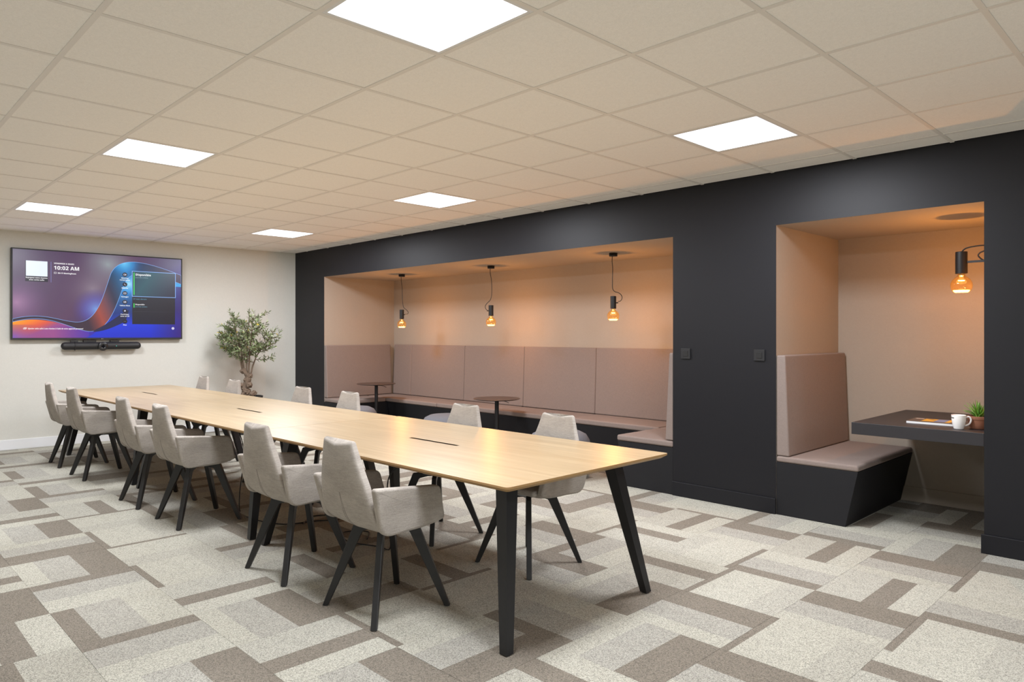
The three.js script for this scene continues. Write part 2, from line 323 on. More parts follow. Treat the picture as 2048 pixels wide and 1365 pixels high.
// ---------------------------------------------------------------- armchairs (local: facing +x)
function sweep(path, s0, s1, n, opt = {}) {       // path rows: x, y, half width, half thickness, crease
  const K = 36, rings = [], cv = k => { const c = new THREE.CatmullRomCurve3(path.map(p => V(p[0], p[1], 0))); return c; };
  const curve = cv(), N = path.length - 1;
  const val = (s, k) => { const f = Math.min(N - 1e-6, Math.max(0, s * N)), i = Math.floor(f), a = f - i, e = a; return path[i][k] * (1 - e) + path[i + 1][k] * e; };
  const ring = (s, sw, sh, off) => {
    const p = curve.getPoint(s), t = curve.getTangent(s), nx = t.y, ny = -t.x, w = val(s, 2) + sw, h = Math.max(.001, val(s, 3) * sh), v = val(s, 4), o = [];
    for (let k = 0; k < K; k++) {
      const a = k / K * Math.PI * 2, c = Math.cos(a), q = Math.sin(a);
      const z = w * Math.sign(c) * Math.pow(Math.abs(c), .24), m = h * Math.sign(q) * Math.pow(Math.abs(q), .45);
      const fold = v * (1 - Math.min(1, Math.abs(z) / w)), d = m + fold; const dip = -.013 * (1 - Math.min(1, Math.abs(z) / w)) * Math.exp(-s * 9);
      o.push([p.x + nx * d + t.x * off, p.y + ny * d + t.y * off + dip, z]);
    }
    return o;
  };
  const rd = .016;
  for (let k = 0; k <= 4; k++) { const a = (1 - k / 4) * Math.PI / 2; rings.push(ring(s0, -rd * (1 - Math.cos(a)), Math.max(.04, Math.cos(a)), -rd * Math.sin(a))); }
  for (let k = 1; k < n; k++) rings.push(ring(s0 + (s1 - s0) * k / n, 0, 1, 0));
  for (let k = 0; k <= 4; k++) { const a = k / 4 * Math.PI / 2; rings.push(ring(s1, -rd * (1 - Math.cos(a)), Math.max(.04, Math.cos(a)), rd * Math.sin(a))); }
  const pos = [], uv = [], idx = []; let v = 0;
  rings.forEach((r, q) => { if (q) v += Math.hypot(r[0][0] - rings[q - 1][0][0], r[0][1] - rings[q - 1][0][1]); r.forEach((p, k) => { pos.push(...p); uv.push(p[2], v); }); });
  for (let q = 0; q + 1 < rings.length; q++) for (let k = 0; k < K; k++) { const a = q * K + k, b = q * K + (k + 1) % K; idx.push(a, b, a + K, a + K, b, b + K); }
  for (const [q, f] of [[0, 1], [rings.length - 1, 0]]) for (let k = 1; k + 1 < K; k++) f ? idx.push(q * K, q * K + k + 1, q * K + k) : idx.push(q * K, q * K + k, q * K + k + 1);
  const g = new THREE.BufferGeometry(); g.setAttribute('position', new THREE.Float32BufferAttribute(pos, 3)); g.setAttribute('uv', new THREE.Float32BufferAttribute(uv, 2)); g.setIndex(idx); g.computeVertexNormals();
  return g;
}
const SHELL = [[-.268, .856, .130, .018, .014], [-.258, .78, .155, .022, .015], [-.240, .67, .198, .024, .015], [-.222, .58, .222, .025, .013], [-.196, .50, .234, .025, .010], [-.150, .458, .240, .024, .008], [-.07, .446, .246, .020, .004], [.05, .447, .246, .019, .002], [.105, .452, .244, .018, 0], [.135, .456, .24, .017, 0]];
function makeChair() {
  const t = thing('armchair', '', 'chair', [0, 0, 0], 0, 'upholstered armchairs around the conference table');
  const back = mesh('backrest', sweep(SHELL, 0, .58, 30), M.chair, t);
  const curve = new THREE.CatmullRomCurve3(SHELL.map(p => V(p[0], p[1], 0)));
  const line = (s0, s1, z) => { const o = []; for (let k = 0; k <= 14; k++) { const s = s0 + (s1 - s0) * k / 14, p = curve.getPoint(s), q = curve.getTangent(s), f = s * 9, i = Math.floor(f), h = SHELL[i][3] + SHELL[i][4]; const i2 = Math.min(9, i + 1), a = f - i, hh = h * (1 - a) + (SHELL[i2][3] + SHELL[i2][4]) * a - .0004; const g = typeof z === 'function' ? z(k / 14) : z; o.push([p.x + q.y * hh, p.y - q.x * hh, g]); } return o; };
  mesh('back_seam', [tube(line(.03, .28, 0), .0007, 30, 5), tube(line(.28, .56, k => .001 + .007 * Math.min(1, k * 2)), .0013, 30, 5), tube(line(.28, .56, k => -.001 - .007 * Math.min(1, k * 2)), .0013, 30, 5)], M.seam, back);
  mesh('seat_shell', sweep(SHELL, .52, 1, 20), M.chair, t);
  mesh('seat_cushion', rbox(-.185, .19, .452, .486, -.222, .222, .016, 4), M.chair, t);
  for (const s of [1, -1]) {
    const g = slab([[-.258, .668], [.125, .634], [.168, .462], [.10, .444], [-.200, .428]], .044, .013, [.022, .03, .02, .05, .06], 4);
    const p = g.attributes.position; for (let i = 0; i < p.count; i++) p.setZ(i, s * (.243 + p.getZ(i) * s + (p.getY(i) - .44) * .10)); 
    const nx = g.attributes.normal; if (s < 0) { for (let i = 0; i < p.count; i += 3) for (const A of [p, g.attributes.uv]) { const c = A.itemSize; for (let k = 0; k < c; k++) { const q = A.array[i * c + k]; A.array[i * c + k] = A.array[(i + 1) * c + k]; A.array[(i + 1) * c + k] = q; } } }
    g.computeVertexNormals(); mesh('armrest', g, M.chair, t);
  }
  const prof = [[0, .418], [.10, .420], [.163, .414], [.322, .003], [.294, .003], [.118, .380], [.06, .394], [0, .398]];
  for (const a of [45, 135, 225, 315]) { const g = slab(prof, .030, .003, [0, 0, .006, .002, .002, .010, 0, 0], 2); g.rotateY(a * Math.PI / 180); const l = mesh('leg', g, M.black, t); const r = .308, q = a * Math.PI / 180; mesh('glide', cyl(.011, .012, .004, r * Math.cos(q), 0, -r * Math.sin(q), 12), M.plastic, l); }
  mesh('swivel_plate', [cyl(.10, .10, .006, 0, .4185, 0, 24), cyl(.035, .03, .03, 0, .392, 0, 20)], M.grey, t);
  return t;
}
{
  const ord = ['sixth', 'fifth', 'fourth', 'third', 'second', 'first'];
  const L = [[2.055, -3.0, .0], [2.025, -3.838, .02], [2.02, -5.38, .0], [2.008, -6.22, 0], [1.992, -7.735, .02], [1.992, -8.638, -.02]];
  const R = [[3.055, -2.971, Math.PI], [3.05, -3.85, Math.PI + .01], [3.05, -5.40, Math.PI], [3.045, -6.22, Math.PI + .02], [3.03, -7.75, Math.PI], [3.03, -8.62, Math.PI - .02]];
  const c0 = makeChair();
  L.forEach(([x, z, r], k) => { const l = `greige fabric armchair, ${ord[k]} from the television on the table side away from the alcoves`; if (k === 0) { c0.position.set(x, 0, z); c0.rotation.y = r; c0.userData.label = l; } else copy(c0, l, [x, 0, z], r); });
  R.forEach(([x, z, r], k) => copy(c0, `greige fabric armchair, ${ord[k]} from the television on the table side facing the alcoves`, [x, 0, z], r));
}

// ---------------------------------------------------------------- benches of the alcoves
function wedge(x0, x1, y0, y1, z0, z1, axis, thin, r = .014) {      // upholstered panel, thinner at the top on the side given by axis
  const g = rbox(x0, x1, y0, y1, z0, z1, r, 4), p = g.attributes.position;
  for (let i = 0; i < p.count; i++) {
    const k = (p.getY(i) - y0) / (y1 - y0);
    if (axis === '-x') { const f = (x1 - p.getX(i)) / (x1 - x0); p.setX(i, p.getX(i) + thin * k * f); }
    if (axis === '+z') { const f = (p.getZ(i) - z0) / (z1 - z0); p.setZ(i, p.getZ(i) - thin * k * f); }
    if (axis === '-z') { const f = (z1 - p.getZ(i)) / (z1 - z0); p.setZ(i, p.getZ(i) + thin * k * f); }
  }
  g.computeVertexNormals(); return g;
}
const plinth = (pts, h) => { const g = slab(pts, h, .002, 0, 1); return g; };
{
  const b1 = thing('built_in_bench', 'black built-in bench with pink-grey cushions under the first pendant end of the long alcove', 'bench', [0, 0, 0]);
  { const g = slab([[A1[0] + .002, 0], [-8.69, 0], [-8.6, .398], [A1[0] + .002, .398]], XB - XW - .004, .002, 0, 1); g.rotateY(-Math.PI / 2); g.translate((XB + XW) / 2, 0, 0); mesh('base', metric(g), M.darkFurniture, b1); }
  mesh('seat_cushion', rbox(XW + .002, 5.885, .400, .456, A1[0] + .002, -8.6, .018, 4), M.bench, b1);
  mesh('back_panel', wedge(XW + .004, 6.33, .458, 1.217, A1[0] + .002, A1[0] + .086, '+z', .035), M.bench, b1);
  const b2 = thing('built_in_bench', 'long black built-in bench with four tall pink-grey back panels below the three pendants', 'bench', [0, 0, 0]);
  { const g = slab([[XB - .002, 0], [5.985, 0], [5.90, .398], [XB - .002, .398]], 8.6 - 3.94, .002, 0, 1); g.translate(0, 0, -(8.6 + 3.94) / 2); mesh('base', metric(g), M.darkFurniture, b2); }
  const cut = [A1[0] + .004, -7.44, -6.29, -5.12, A1[1] - .004];
  for (let k = 0; k < 4; k++) mesh('seat_cushion', rbox(5.888, XB - .004, .400, .458 + (k % 2) * .002, k === 0 ? -9.094 : cut[k] + .001, k === 3 ? -3.944 : cut[k + 1] - .001, .018, 4), M.bench, b2);
  const pc = [A1[0] + .09, -8.64, -7.42, -6.27, -5.115, -3.943];
  for (let k = 0; k < 5; k++) mesh('back_panel', wedge(XB - .088, XB - .002, .462, 1.217, pc[k] + .0015, pc[k + 1] - .0015, '-x', .03), M.bench, b2);
  const b3 = thing('built_in_bench', 'black built-in bench end with pink-grey cushion beside the light switches', 'bench', [0, 0, 0]);
  { const g = slab([[A1[1] - .002, 0], [-3.848, 0], [-3.938, .403], [A1[1] - .002, .403]], XB - XW - .004, .002, 0, 1); g.rotateY(-Math.PI / 2); g.translate((XB + XW) / 2, 0, 0); mesh('base', metric(g), M.darkFurniture, b3); }
  mesh('seat_cushion', rbox(XW - .006, 5.885, .405, .457, -3.942, A1[1] - .002, .016, 4), M.bench, b3);
  mesh('seat_cushion', rbox(5.888, XB - .004, .405, .459, -3.940, A1[1] - .09, .018, 4), M.bench, b3);
  mesh('back_panel', wedge(XB - .088, XB - .002, .462, 1.217, -3.940, A1[1] - .09, '-x', .03), M.bench, b3);
  mesh('back_panel', wedge(XW + .002, 6.33, .460, 1.213, A1[1] - .082, A1[1] - .002, '-z', .042), M.bench, b3);
  const b4 = thing('built_in_bench', 'black booth bench with pink-grey seat and back cushion in the small alcove', 'bench', [0, 0, 0]);
  { const g = slab([[A2[0] + .002, 0], [-1.932, 0], [-1.846, .400], [A2[0] + .002, .400]], XB - XW - .004, .002, 0, 1); g.rotateY(-Math.PI / 2); g.translate((XB + XW) / 2, 0, 0); mesh('base', metric(g), M.darkFurniture, b4); }
  mesh('seat_cushion', rbox(XW - .004, XB - .01, .401, .446, A2[0] + .002, -1.842, .016, 4), M.bench, b4);
  mesh('back_panel', wedge(XW + .002, 6.40, .448, 1.212, A2[0] + .002, A2[0] + .10, '+z', .030, .012), M.bench, b4);
}
// booth desk
{
  const d = mesh('wall_desk', rbox(XW + .008, XB - .015, .667, .75, -1.892, A2[1] - .002, .0025, 2), M.deskTop); tag(d, 'thick dark brown-black desk top fixed in the small alcove', 'desk');
}

// ---------------------------------------------------------------- things on the desk
{
  const cv = document.createElement('canvas'); cv.width = 512; cv.height = 384; const c = cv.getContext('2d');
  c.fillStyle = '#4a3b33'; c.fillRect(0, 0, 512, 384);
  c.fillStyle = '#d9a21c'; c.fillRect(120, 40, 120, 250); c.fillStyle = '#2b2a2c'; for (let k = 0; k < 5; k++) c.fillRect(135 + k * 20, 60 + k * 34, 60, 12);
  c.fillStyle = '#6f7fa8'; c.fillRect(240, 30, 130, 260); c.fillStyle = '#e0a92a'; c.fillRect(345, 20, 46, 280); c.fillStyle = '#8a6d58'; c.fillRect(400, 40, 100, 280); c.fillStyle = '#b9b3ab'; c.fillRect(20, 30, 80, 60);
  const tex = new THREE.CanvasTexture(cv); tex.colorSpace = THREE.SRGBColorSpace;
  const m = thing('magazine', 'thick white-edged magazine with yellow and blue cover lying on the desk', 'magazine', [5.578, .75, -1.445], .03);
  mesh('pages', rbox(-.12, .12, 0, .016, -.165, .165, .002, 1), M.paper, m);
  const g = new THREE.BoxGeometry(.332, .0008, .242); g.rotateY(-Math.PI / 2); g.translate(0, .0166, 0);
  mesh('cover', g, std({ map: tex, roughness: .35 }), m).userData.label = 'printed cover with yellow and blue blocks';
}
{
  const m = thing('coffee_mug', 'white ceramic mug with a small red mark beside the clay pot', 'mug', [5.352, .75, -1.262], 0);
  const cv = document.createElement('canvas'); cv.width = 512; cv.height = 192; const c = cv.getContext('2d'); c.fillStyle = '#f4f2ee'; c.fillRect(0, 0, 512, 192);
  const X = 256; c.fillStyle = '#b3202a'; for (const [a, b] of [[-9, -9], [9, -9], [-9, 9], [9, 9]]) { c.beginPath(); c.arc(X + a, 78 + b, 10, 0, 7); c.fill(); } c.fillStyle = '#f4f2ee'; c.beginPath(); c.arc(X, 78, 5, 0, 7); c.fill(); c.fillStyle = '#77736e'; c.fillRect(X - 30, 112, 60, 5);
  const tex = new THREE.CanvasTexture(cv); tex.colorSpace = THREE.SRGBColorSpace;
  mesh('cup', lathe([[0, 0], [.026, 0], [.029, .003], [.036, .03], [.041, .06], [.0425, .09], [.0415, .0925], [.0395, .09], [.038, .06], [.033, .03], [.026, .009], [0, .007]], 48), std({ map: tex, roughness: .18 }), m).rotation.y = .75;
  const hd = mesh('handle', tube([[.036, .078, 0], [.058, .082, 0], [.068, .064, 0], [.058, .036, 0], [.034, .022, 0]], .0056, 30, 10), M.ceramic, m); hd.rotation.y = -1.25;
}
{
  const m = thing('potted_succulent', 'spiky green succulent in a round terracotta pot on the desk', 'plant', [5.50, .75, -1.145], 0);
  m.position.set(5.445, .75, -1.172);
  const p = mesh('pot', lathe([[0, 0], [.042, 0], [.046, .004], [.056, .03], [.058, .058], [.060, .062], [.063, .066], [.063, .082], [.061, .085], [.055, .084], [.053, .06], [.04, .02], [0, .015]], 40), M.clay, m); p.userData.label = 'terracotta pot with a rolled rim';
  mesh('soil', cyl(.054, .05, .006, 0, .068, 0, 24), M.soil, m);
  for (let k = 0; k < 46; k++) {
    const a = k * 2.39996, q = k / 46, tilt = .08 + .95 * q + rr(-.06, .06), len = rr(.085, .125) * (1 - .15 * q), w = .0082, n = 6, pos = [], idx = [];
    for (let i = 0; i <= n; i++) { const s = i / n, th = tilt * (.55 + .55 * s), r = .004 + .012 * q + len * s * Math.sin(th), y = .07 + len * s * Math.cos(th), ww = w * Math.sin(Math.PI * Math.min(1, .28 + .72 * s)) * (1 - s * .15) + .0002, tx = -Math.sin(a), tz = Math.cos(a), cx = r * Math.cos(a), cz = r * Math.sin(a); pos.push(cx + tx * ww, y + .001, cz + tz * ww, cx, y - .0025, cz, cx - tx * ww, y + .001, cz - tz * ww, cx, y + .0012, cz); }
    for (let i = 0; i < n; i++) for (let e = 0; e < 4; e++) { const A = i * 4 + e, B = i * 4 + (e + 1) % 4; idx.push(A, A + 4, B, B, A + 4, B + 4); }
    const g = new THREE.BufferGeometry(); g.setAttribute('position', new THREE.Float32BufferAttribute(pos, 3)); g.setIndex(idx); g.computeVertexNormals(); mesh('leaf', g, k % 3 ? M.blade : M.bladeB, m);
  }
}

// ---------------------------------------------------------------- lamps with clear globes
function bulb(t, y, k = 1) {         // y: underside of the socket, in the lamp's own axes
  const b = mesh('bulb', lathe([[.021, 0], [.021, -.010], [.024, -.018], [.038, -.028], [.052, -.043], [.0605, -.062], [.0625, -.078], [.060, -.096], [.053, -.112], [.044, -.122], [.040, -.1245], [0, -.1245]], 48), M.glass, t); b.position.y = y; b.userData.label = 'clear amber glass globe bulb';
  const d = mesh('light_disc', lathe([[0, -.1225], [.036, -.1225], [.043, -.117], [.047, -.108], [0, -.108]], 40), M.led, b);
  { const r = new THREE.TorusGeometry(.0165, .0028, 8, 32); r.rotateX(Math.PI / 2); r.translate(0, -.046, 0); mesh('added_ring_reflection', r, M.led, b); } d.userData.label = 'glowing amber disc at the bottom of the bulb';  // torus: added glow imitating the disc's reflection in the globe, no real lamp part
  mesh('bulb_neck', lathe([[0, 0], [.014, 0], [.014, -.012], [.010, -.02], [0, -.02]], 24), M.grey, b);
  const l = new THREE.PointLight(BULB_COLOR, BULB_LIGHT * k, 0, 2); l.position.set(0, y - .115, 0); l.castShadow = true; l.shadow.radius = 0.3; l.name = 'bulb_light'; t.add(l);
}
function pendant(x, z, label, cord, sy, side) {          // sy: bottom of the socket above the floor
  const t = thing('pendant_lamp', label, 'pendant lamp', [x, YA, z], 0, 'pendant lamps in the long alcove');
  mesh('ceiling_rose', lathe([[0, -.034], [.041, -.034], [.043, -.032], [.043, 0], [0, 0]], 36), M.black, t);
  mesh('cord', tube(cord, .0036, 90, 8), M.black, t);
  const s = mesh('socket', lathe([[0, .128], [.029, .128], [.030, .126], [.030, 0], [.027, 0], [.027, .01], [0, .01]], 36), M.blackMetal, t); s.position.y = sy - YA;
  const g = cyl(.0065, .0065, .022, 0, 0, 0, 16); g.rotateZ(-Math.PI / 2); const k = mesh('cord_grip', g, M.black, s); k.position.set(.028 * side[0], .060, .028 * side[1]); k.rotation.y = Math.atan2(-side[1], side[0]);
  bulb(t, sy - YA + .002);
  return t;
}
// cords: sideways is along the picture's right, (0.714, 0.700) on the floor plan
const RX = .7137, RZ = .7004;
const cordPts = (pts, y0) => pts.map(([l, y]) => [l * RX, y - YA, l * RZ]);
const dpx = (d) => d / FOC;
pendant(5.77, -8.055, 'clear globe pendant lamp nearest the white television wall', cordPts([[-.010, 2.19], [-.006, 2.10], [.004, 2.03], [.006, 1.93], [.014, 1.80], [.026, 1.745], [.066, 1.71], [.090, 1.675], [.078, 1.655], [.050, 1.656]]), 1.587, [RX, RZ]);
pendant(5.83, -6.303, 'clear globe pendant lamp between the other two, its cord looped to the television side', cordPts([[-.010, 2.19], [-.010, 2.12], [.004, 2.04], [.010, 1.93], [.006, 1.84], [-.010, 1.79], [-.052, 1.745], [-.070, 1.715], [-.062, 1.680], [-.044, 1.666]]), 1.598, [-RX, -RZ]);
pendant(5.812, -4.442, 'clear globe pendant lamp nearest the light switches with a wide cord loop', cordPts([[-.008, 2.19], [-.012, 2.13], [-.006, 2.05], [-.008, 1.92], [-.004, 1.835], [.016, 1.81], [.050, 1.80], [.082, 1.775], [.090, 1.745], [.074, 1.715], [.050, 1.709]]), 1.636, [RX, RZ]);
{
  const t = thing('wall_lamp', 'clear globe wall lamp on a black arm in the small alcove', 'wall lamp', [5.76, 1.80, -1.342], 0);
  const s = mesh('socket', lathe([[0, .140], [.033, .140], [.034, .138], [.034, 0], [.030, 0], [.030, .01], [0, .01]], 36), M.blackMetal, t);
  mesh('arm', [box(-.007, .007, .066, .080, .03, .236), cyl(.0001, .0001, .0001, 0, 0, 0, 3)].slice(0, 1), M.black, t);
  const g = cyl(.045, .045, .018, 0, 0, 0, 32); g.rotateX(Math.PI / 2); g.translate(0, .073, .223); mesh('wall_plate', g, M.black, t);
  mesh('cord', tube([[0, .138, .0], [.0, .158, .02], [0, .170, .075], [0, .170, .13], [0, .160, .15], [0, .14, .13], [0, .125, .1], [0, .11, .092], [0, .09, .105], [0, .078, .12]], .0042, 60, 8), M.black, t);
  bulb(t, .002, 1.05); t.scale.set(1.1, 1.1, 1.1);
}

// ---------------------------------------------------------------- television, conference bar
{
  const W = 1.92, Hh = 1.095, cv = document.createElement('canvas'); cv.width = 1536; cv.height = 876; const c = cv.getContext('2d'), w = 1536, h = 876;
  const lg = (x0, y0, x1, y1, st) => { const g = c.createLinearGradient(x0, y0, x1, y1); st.forEach(([a, b]) => g.addColorStop(a, b)); return g; };
  const rg = (x, y, r, st) => { const g = c.createRadialGradient(x, y, 0, x, y, r); st.forEach(([a, b]) => g.addColorStop(a, b)); return g; };
  c.fillStyle = lg(0, 0, w * .62, h, [[0, '#4b3c58'], [.35, '#57405f'], [.6, '#5a3c5c'], [.85, '#3c3060'], [1, '#3a2c88']]); c.fillRect(0, 0, w, h);
  c.fillStyle = rg(w * .53, h * .12, 330, [[0, 'rgba(150,160,165,.95)'], [.5, 'rgba(130,130,140,.55)'], [1, 'rgba(90,70,95,0)']]); c.fillRect(0, 0, w, h);
  c.fillStyle = rg(w * .44, h * .42, 300, [[0, 'rgba(150,140,150,.75)'], [1, 'rgba(90,70,95,0)']]); c.fillRect(0, 0, w, h);
  c.fillStyle = rg(w * .02, h * .60, 280, [[0, 'rgba(190,140,180,.75)'], [1, 'rgba(120,80,130,0)']]); c.fillRect(0, 0, w, h);
  c.fillStyle = rg(w * .46, h * .66, 220, [[0, 'rgba(120,160,225,.95)'], [.5, 'rgba(90,90,190,.6)'], [1, 'rgba(70,50,140,0)']]); c.fillRect(0, 0, w, h);
  // orange hollow at lower left
  c.beginPath(); c.moveTo(0, h * .82); c.bezierCurveTo(w * .12, h * .765, w * .2, h * .80, w * .33, h * .87); c.lineTo(w * .42, h * .93); c.lineTo(w * .42, h); c.lineTo(0, h); c.closePath();
  c.fillStyle = lg(0, h * .78, w * .06, h, [[0, '#ffb516'], [.35, '#ff8a1a'], [.7, '#e2583e'], [1, '#9a4a8a']]); c.fill();
  c.fillStyle = rg(0, h, 260, [[0, 'rgba(120,90,190,.95)'], [1, 'rgba(170,70,110,0)']]); c.fillRect(0, h * .85, w * .3, h * .15);
  c.fillStyle = lg(w * .22, h, w * .48, h, [[0, 'rgba(60,40,160,0)'], [1, 'rgba(52,36,190,1)']]); c.fillRect(w * .2, h * .86, w * .35, h * .14);
  // blue field right of the ribbon
  c.beginPath(); c.moveTo(w * .40, h); c.bezierCurveTo(w * .52, h * .92, w * .55, h * .62, w * .60, h * .40); c.bezierCurveTo(w * .64, h * .16, w * .72, h * .10, w * 1.0, h * .26); c.lineTo(w, h); c.closePath();
  c.fillStyle = lg(w * .62, h * .2, w * .66, h, [[0, '#1b6fae'], [.25, '#2aa2e6'], [.45, '#104f8c'], [.62, '#10307c'], [.8, '#1436d8'], [1, '#1a2cc4']]); c.fill();
  c.fillStyle = rg(w * .66, h * .34, 170, [[0, 'rgba(170,230,255,.95)'], [.5, 'rgba(60,150,220,.7)'], [1, 'rgba(10,60,140,0)']]); c.fillRect(0, 0, w, h);
  c.fillStyle = lg(w * .8, 0, w, 0, [[0, 'rgba(60,40,110,0)'], [1, 'rgba(58,30,110,.85)']]); c.fillRect(w * .75, h * .35, w * .25, h * .65);
  // dark ribbon
  const rib = () => { c.beginPath(); c.moveTo(0, h * .785); c.bezierCurveTo(w * .16, h * .70, w * .24, h * .80, w * .34, h * .815); c.bezierCurveTo(w * .47, h * .83, w * .50, h * .50, w * .55, h * .22); c.bezierCurveTo(w * .60, h * .02, w * .72, h * .02, w, h * .20); c.lineTo(w, h * .315); c.bezierCurveTo(w * .74, h * .14, w * .66, h * .16, w * .62, h * .40); c.bezierCurveTo(w * .57, h * .70, w * .52, h * .93, w * .42, h * .925); c.bezierCurveTo(w * .30, h * .90, w * .20, h * .70, 0, h * .82); c.closePath(); };
  rib(); c.save(); c.clip();
  c.fillStyle = lg(0, h * .8, w, h * .15, [[0, '#2d2138'], [.36, '#3a2638'], [.44, '#a2483c'], [.50, '#6b4250'], [.55, '#2c2c48'], [.60, '#174a72'], [.68, '#1f7fc0'], [.75, '#123a66'], [.9, '#2c2440'], [1, '#40284c']]); c.fillRect(0, 0, w, h);
  c.fillStyle = rg(w * .63, h * .08, 190, [[0, 'rgba(120,215,255,.95)'], [.5, 'rgba(40,140,210,.7)'], [1, 'rgba(20,60,110,0)']]); c.fillRect(0, 0, w, h); c.restore();
  c.strokeStyle = 'rgba(135,185,255,.9)'; c.lineWidth = 4; rib(); c.stroke();
  c.beginPath(); c.moveTo(w * .46, h * .90); c.bezierCurveTo(w * .56, h * .80, w * .58, h * .74, w * .66, h * .66); c.lineTo(w * .64, h * .80); c.bezierCurveTo(w * .56, h * .88, w * .5, h * .93, w * .44, h * .93); c.closePath(); c.fillStyle = 'rgba(24,22,52,.85)'; c.fill();
  // card with the code left blank, clock, captions
  c.fillStyle = '#1c1426'; c.fillRect(100, 108, 188, 206); c.fillStyle = '#e9f3ff'; c.fillRect(106, 108, 178, 152);
  c.fillStyle = '#ffffff'; c.textAlign = 'center'; c.font = 'bold 17px sans-serif'; c.fillText('Rejoignez votre réunion', 194, 282, 180); c.fillText('avec cette salle', 194, 303, 150);
  c.fillStyle = 'rgba(150,160,240,.8)'; c.fillRect(312, 108, 3, 208);
  c.textAlign = 'left'; c.fillStyle = '#ffffff'; c.font = 'bold 20px sans-serif'; c.fillText('VENDREDI 6 MARS', 338, 128); c.font = 'bold 52px sans-serif'; c.fillText('10:02 AM', 336, 184, 226); c.font = 'bold 19px sans-serif'; c.fillText('M4-1F-MeetingRoom', 370, 225, 160); c.strokeStyle = '#fff'; c.lineWidth = 3; c.strokeRect(340, 211, 18, 13);
  const icons = [[.155, ['Réunion', 'instantanée']], [.29, ['Appeler']], [.385, ['Partager']], [.48, ['Tableau blanc']], [.575, ['Participer', 'avec un ID']], [.735, ['Plus']]];
  const ys = [200, 305, 400, 494, 588, 702];
  icons.forEach(([q, l], k) => { const x = 975, y = ys[k]; c.fillStyle = '#141224'; c.beginPath(); c.arc(x, y, 23, 0, 7); c.fill(); c.strokeStyle = '#e8ecff'; c.lineWidth = 3.5; c.beginPath(); if (k === 0) { c.strokeRect(x - 10, y - 7, 14, 14); c.moveTo(x + 5, y - 2); c.lineTo(x + 11, y - 6); c.lineTo(x + 11, y + 6); c.lineTo(x + 5, y + 2); } else if (k === 1) { c.moveTo(x - 6, y - 9); c.quadraticCurveTo(x - 5, y + 4, x + 8, y + 8); } else if (k === 2) { c.strokeRect(x - 11, y - 8, 22, 16); c.moveTo(x, y + 4); c.lineTo(x, y - 4); } else if (k === 3) { c.strokeRect(x - 10, y - 8, 20, 15); c.moveTo(x - 5, y + 3); c.lineTo(x + 8, y - 5); } else if (k === 4) { c.moveTo(x - 8, y - 3); c.lineTo(x + 9, y - 3); c.moveTo(x - 9, y + 4); c.lineTo(x + 8, y + 4); c.moveTo(x - 2, y - 9); c.lineTo(x - 4, y + 9); c.moveTo(x + 5, y - 9); c.lineTo(x + 3, y + 9); } else { for (const d of [-8, 0, 8]) { c.moveTo(x + d - 1, y); c.lineTo(x + d + 1, y); } } c.stroke(); c.fillStyle = '#fff'; c.textAlign = 'center'; c.font = 'bold 17px sans-serif'; l.forEach((s, i) => c.fillText(s, x, y + 44 + i * 20, 100)); });
  c.fillStyle = 'rgba(22,20,32,.96)'; c.fillRect(1045, 430, 428, 300); c.fillStyle = lg(1045, 150, 1480, 430, [[0, '#1b3c54'], [.35, '#1f5260'], [1, '#241f38']]); c.fillRect(1045, 158, 432, 272); c.strokeStyle = '#86b4f4'; c.lineWidth = 6; c.strokeRect(1045, 158, 432, 272);
  c.fillStyle = '#3fdc5f'; c.fillRect(1058, 172, 9, 240); c.fillRect(1058, 505, 9, 46); c.textAlign = 'left'; c.fillStyle = '#fff'; c.font = 'bold 30px sans-serif'; c.fillText('Disponible', 1076, 204); c.fillStyle = '#9ab0b8'; c.font = '18px sans-serif'; c.fillText('Journée entière', 1076, 230); c.fillStyle = '#58aac8'; c.fillText('07 mars demain', 1056, 464); c.fillStyle = '#fff'; c.font = 'bold 18px sans-serif'; c.fillText('Disponible', 1074, 523); c.fillStyle = '#6fb4cc'; c.font = '17px sans-serif'; c.fillText('Journée entière', 1074, 546); c.fillStyle = '#3c3a4a'; c.fillRect(1060, 592, 400, 2);
  c.fillStyle = '#fff'; c.font = 'bold 19px sans-serif'; c.fillText('Ajouter cette salle à une réunion à l\u2019aide de votre appareil personnel', 122, 790, 470); c.strokeStyle = '#fff'; c.lineWidth = 3; c.strokeRect(86, 778, 18, 11); c.strokeRect(94, 774, 18, 11);
  c.fillStyle = '#e6e2f4'; c.beginPath(); c.arc(1452, 774, 14, 0, 7); c.fill(); c.fillStyle = '#2a2060'; c.font = 'bold 16px sans-serif'; c.textAlign = 'center'; c.fillText('?', 1452, 780);
  const tex = new THREE.CanvasTexture(cv); tex.colorSpace = THREE.SRGBColorSpace; tex.magFilter = THREE.LinearFilter;
  const p = onTV(1.056, 1.3085, .045); const t = thing('television', 'large wall-mounted television showing a purple and blue meeting room screen', 'television', [p.x, p.y, p.z], TVROT);
  mesh('tv_body', rbox(-W / 2, W / 2, 0, Hh, -.02, .034, .004, 2), M.plastic, t);
  const g = new THREE.PlaneGeometry(W - .034, Hh - .036); const sm = std({ color: 0x000000, emissive: 0xffffff, emissiveMap: tex, emissiveIntensity: 1.0, roughness: .3 });
  const sc = mesh('screen', g, sm, t); sc.position.set(0, Hh / 2 + .004, .0346); sc.userData.label = 'lit screen with clock and room booking tiles';
  mesh('wall_mount', box(-.3, .3, .3, .8, -.045, -.02), M.black, t);
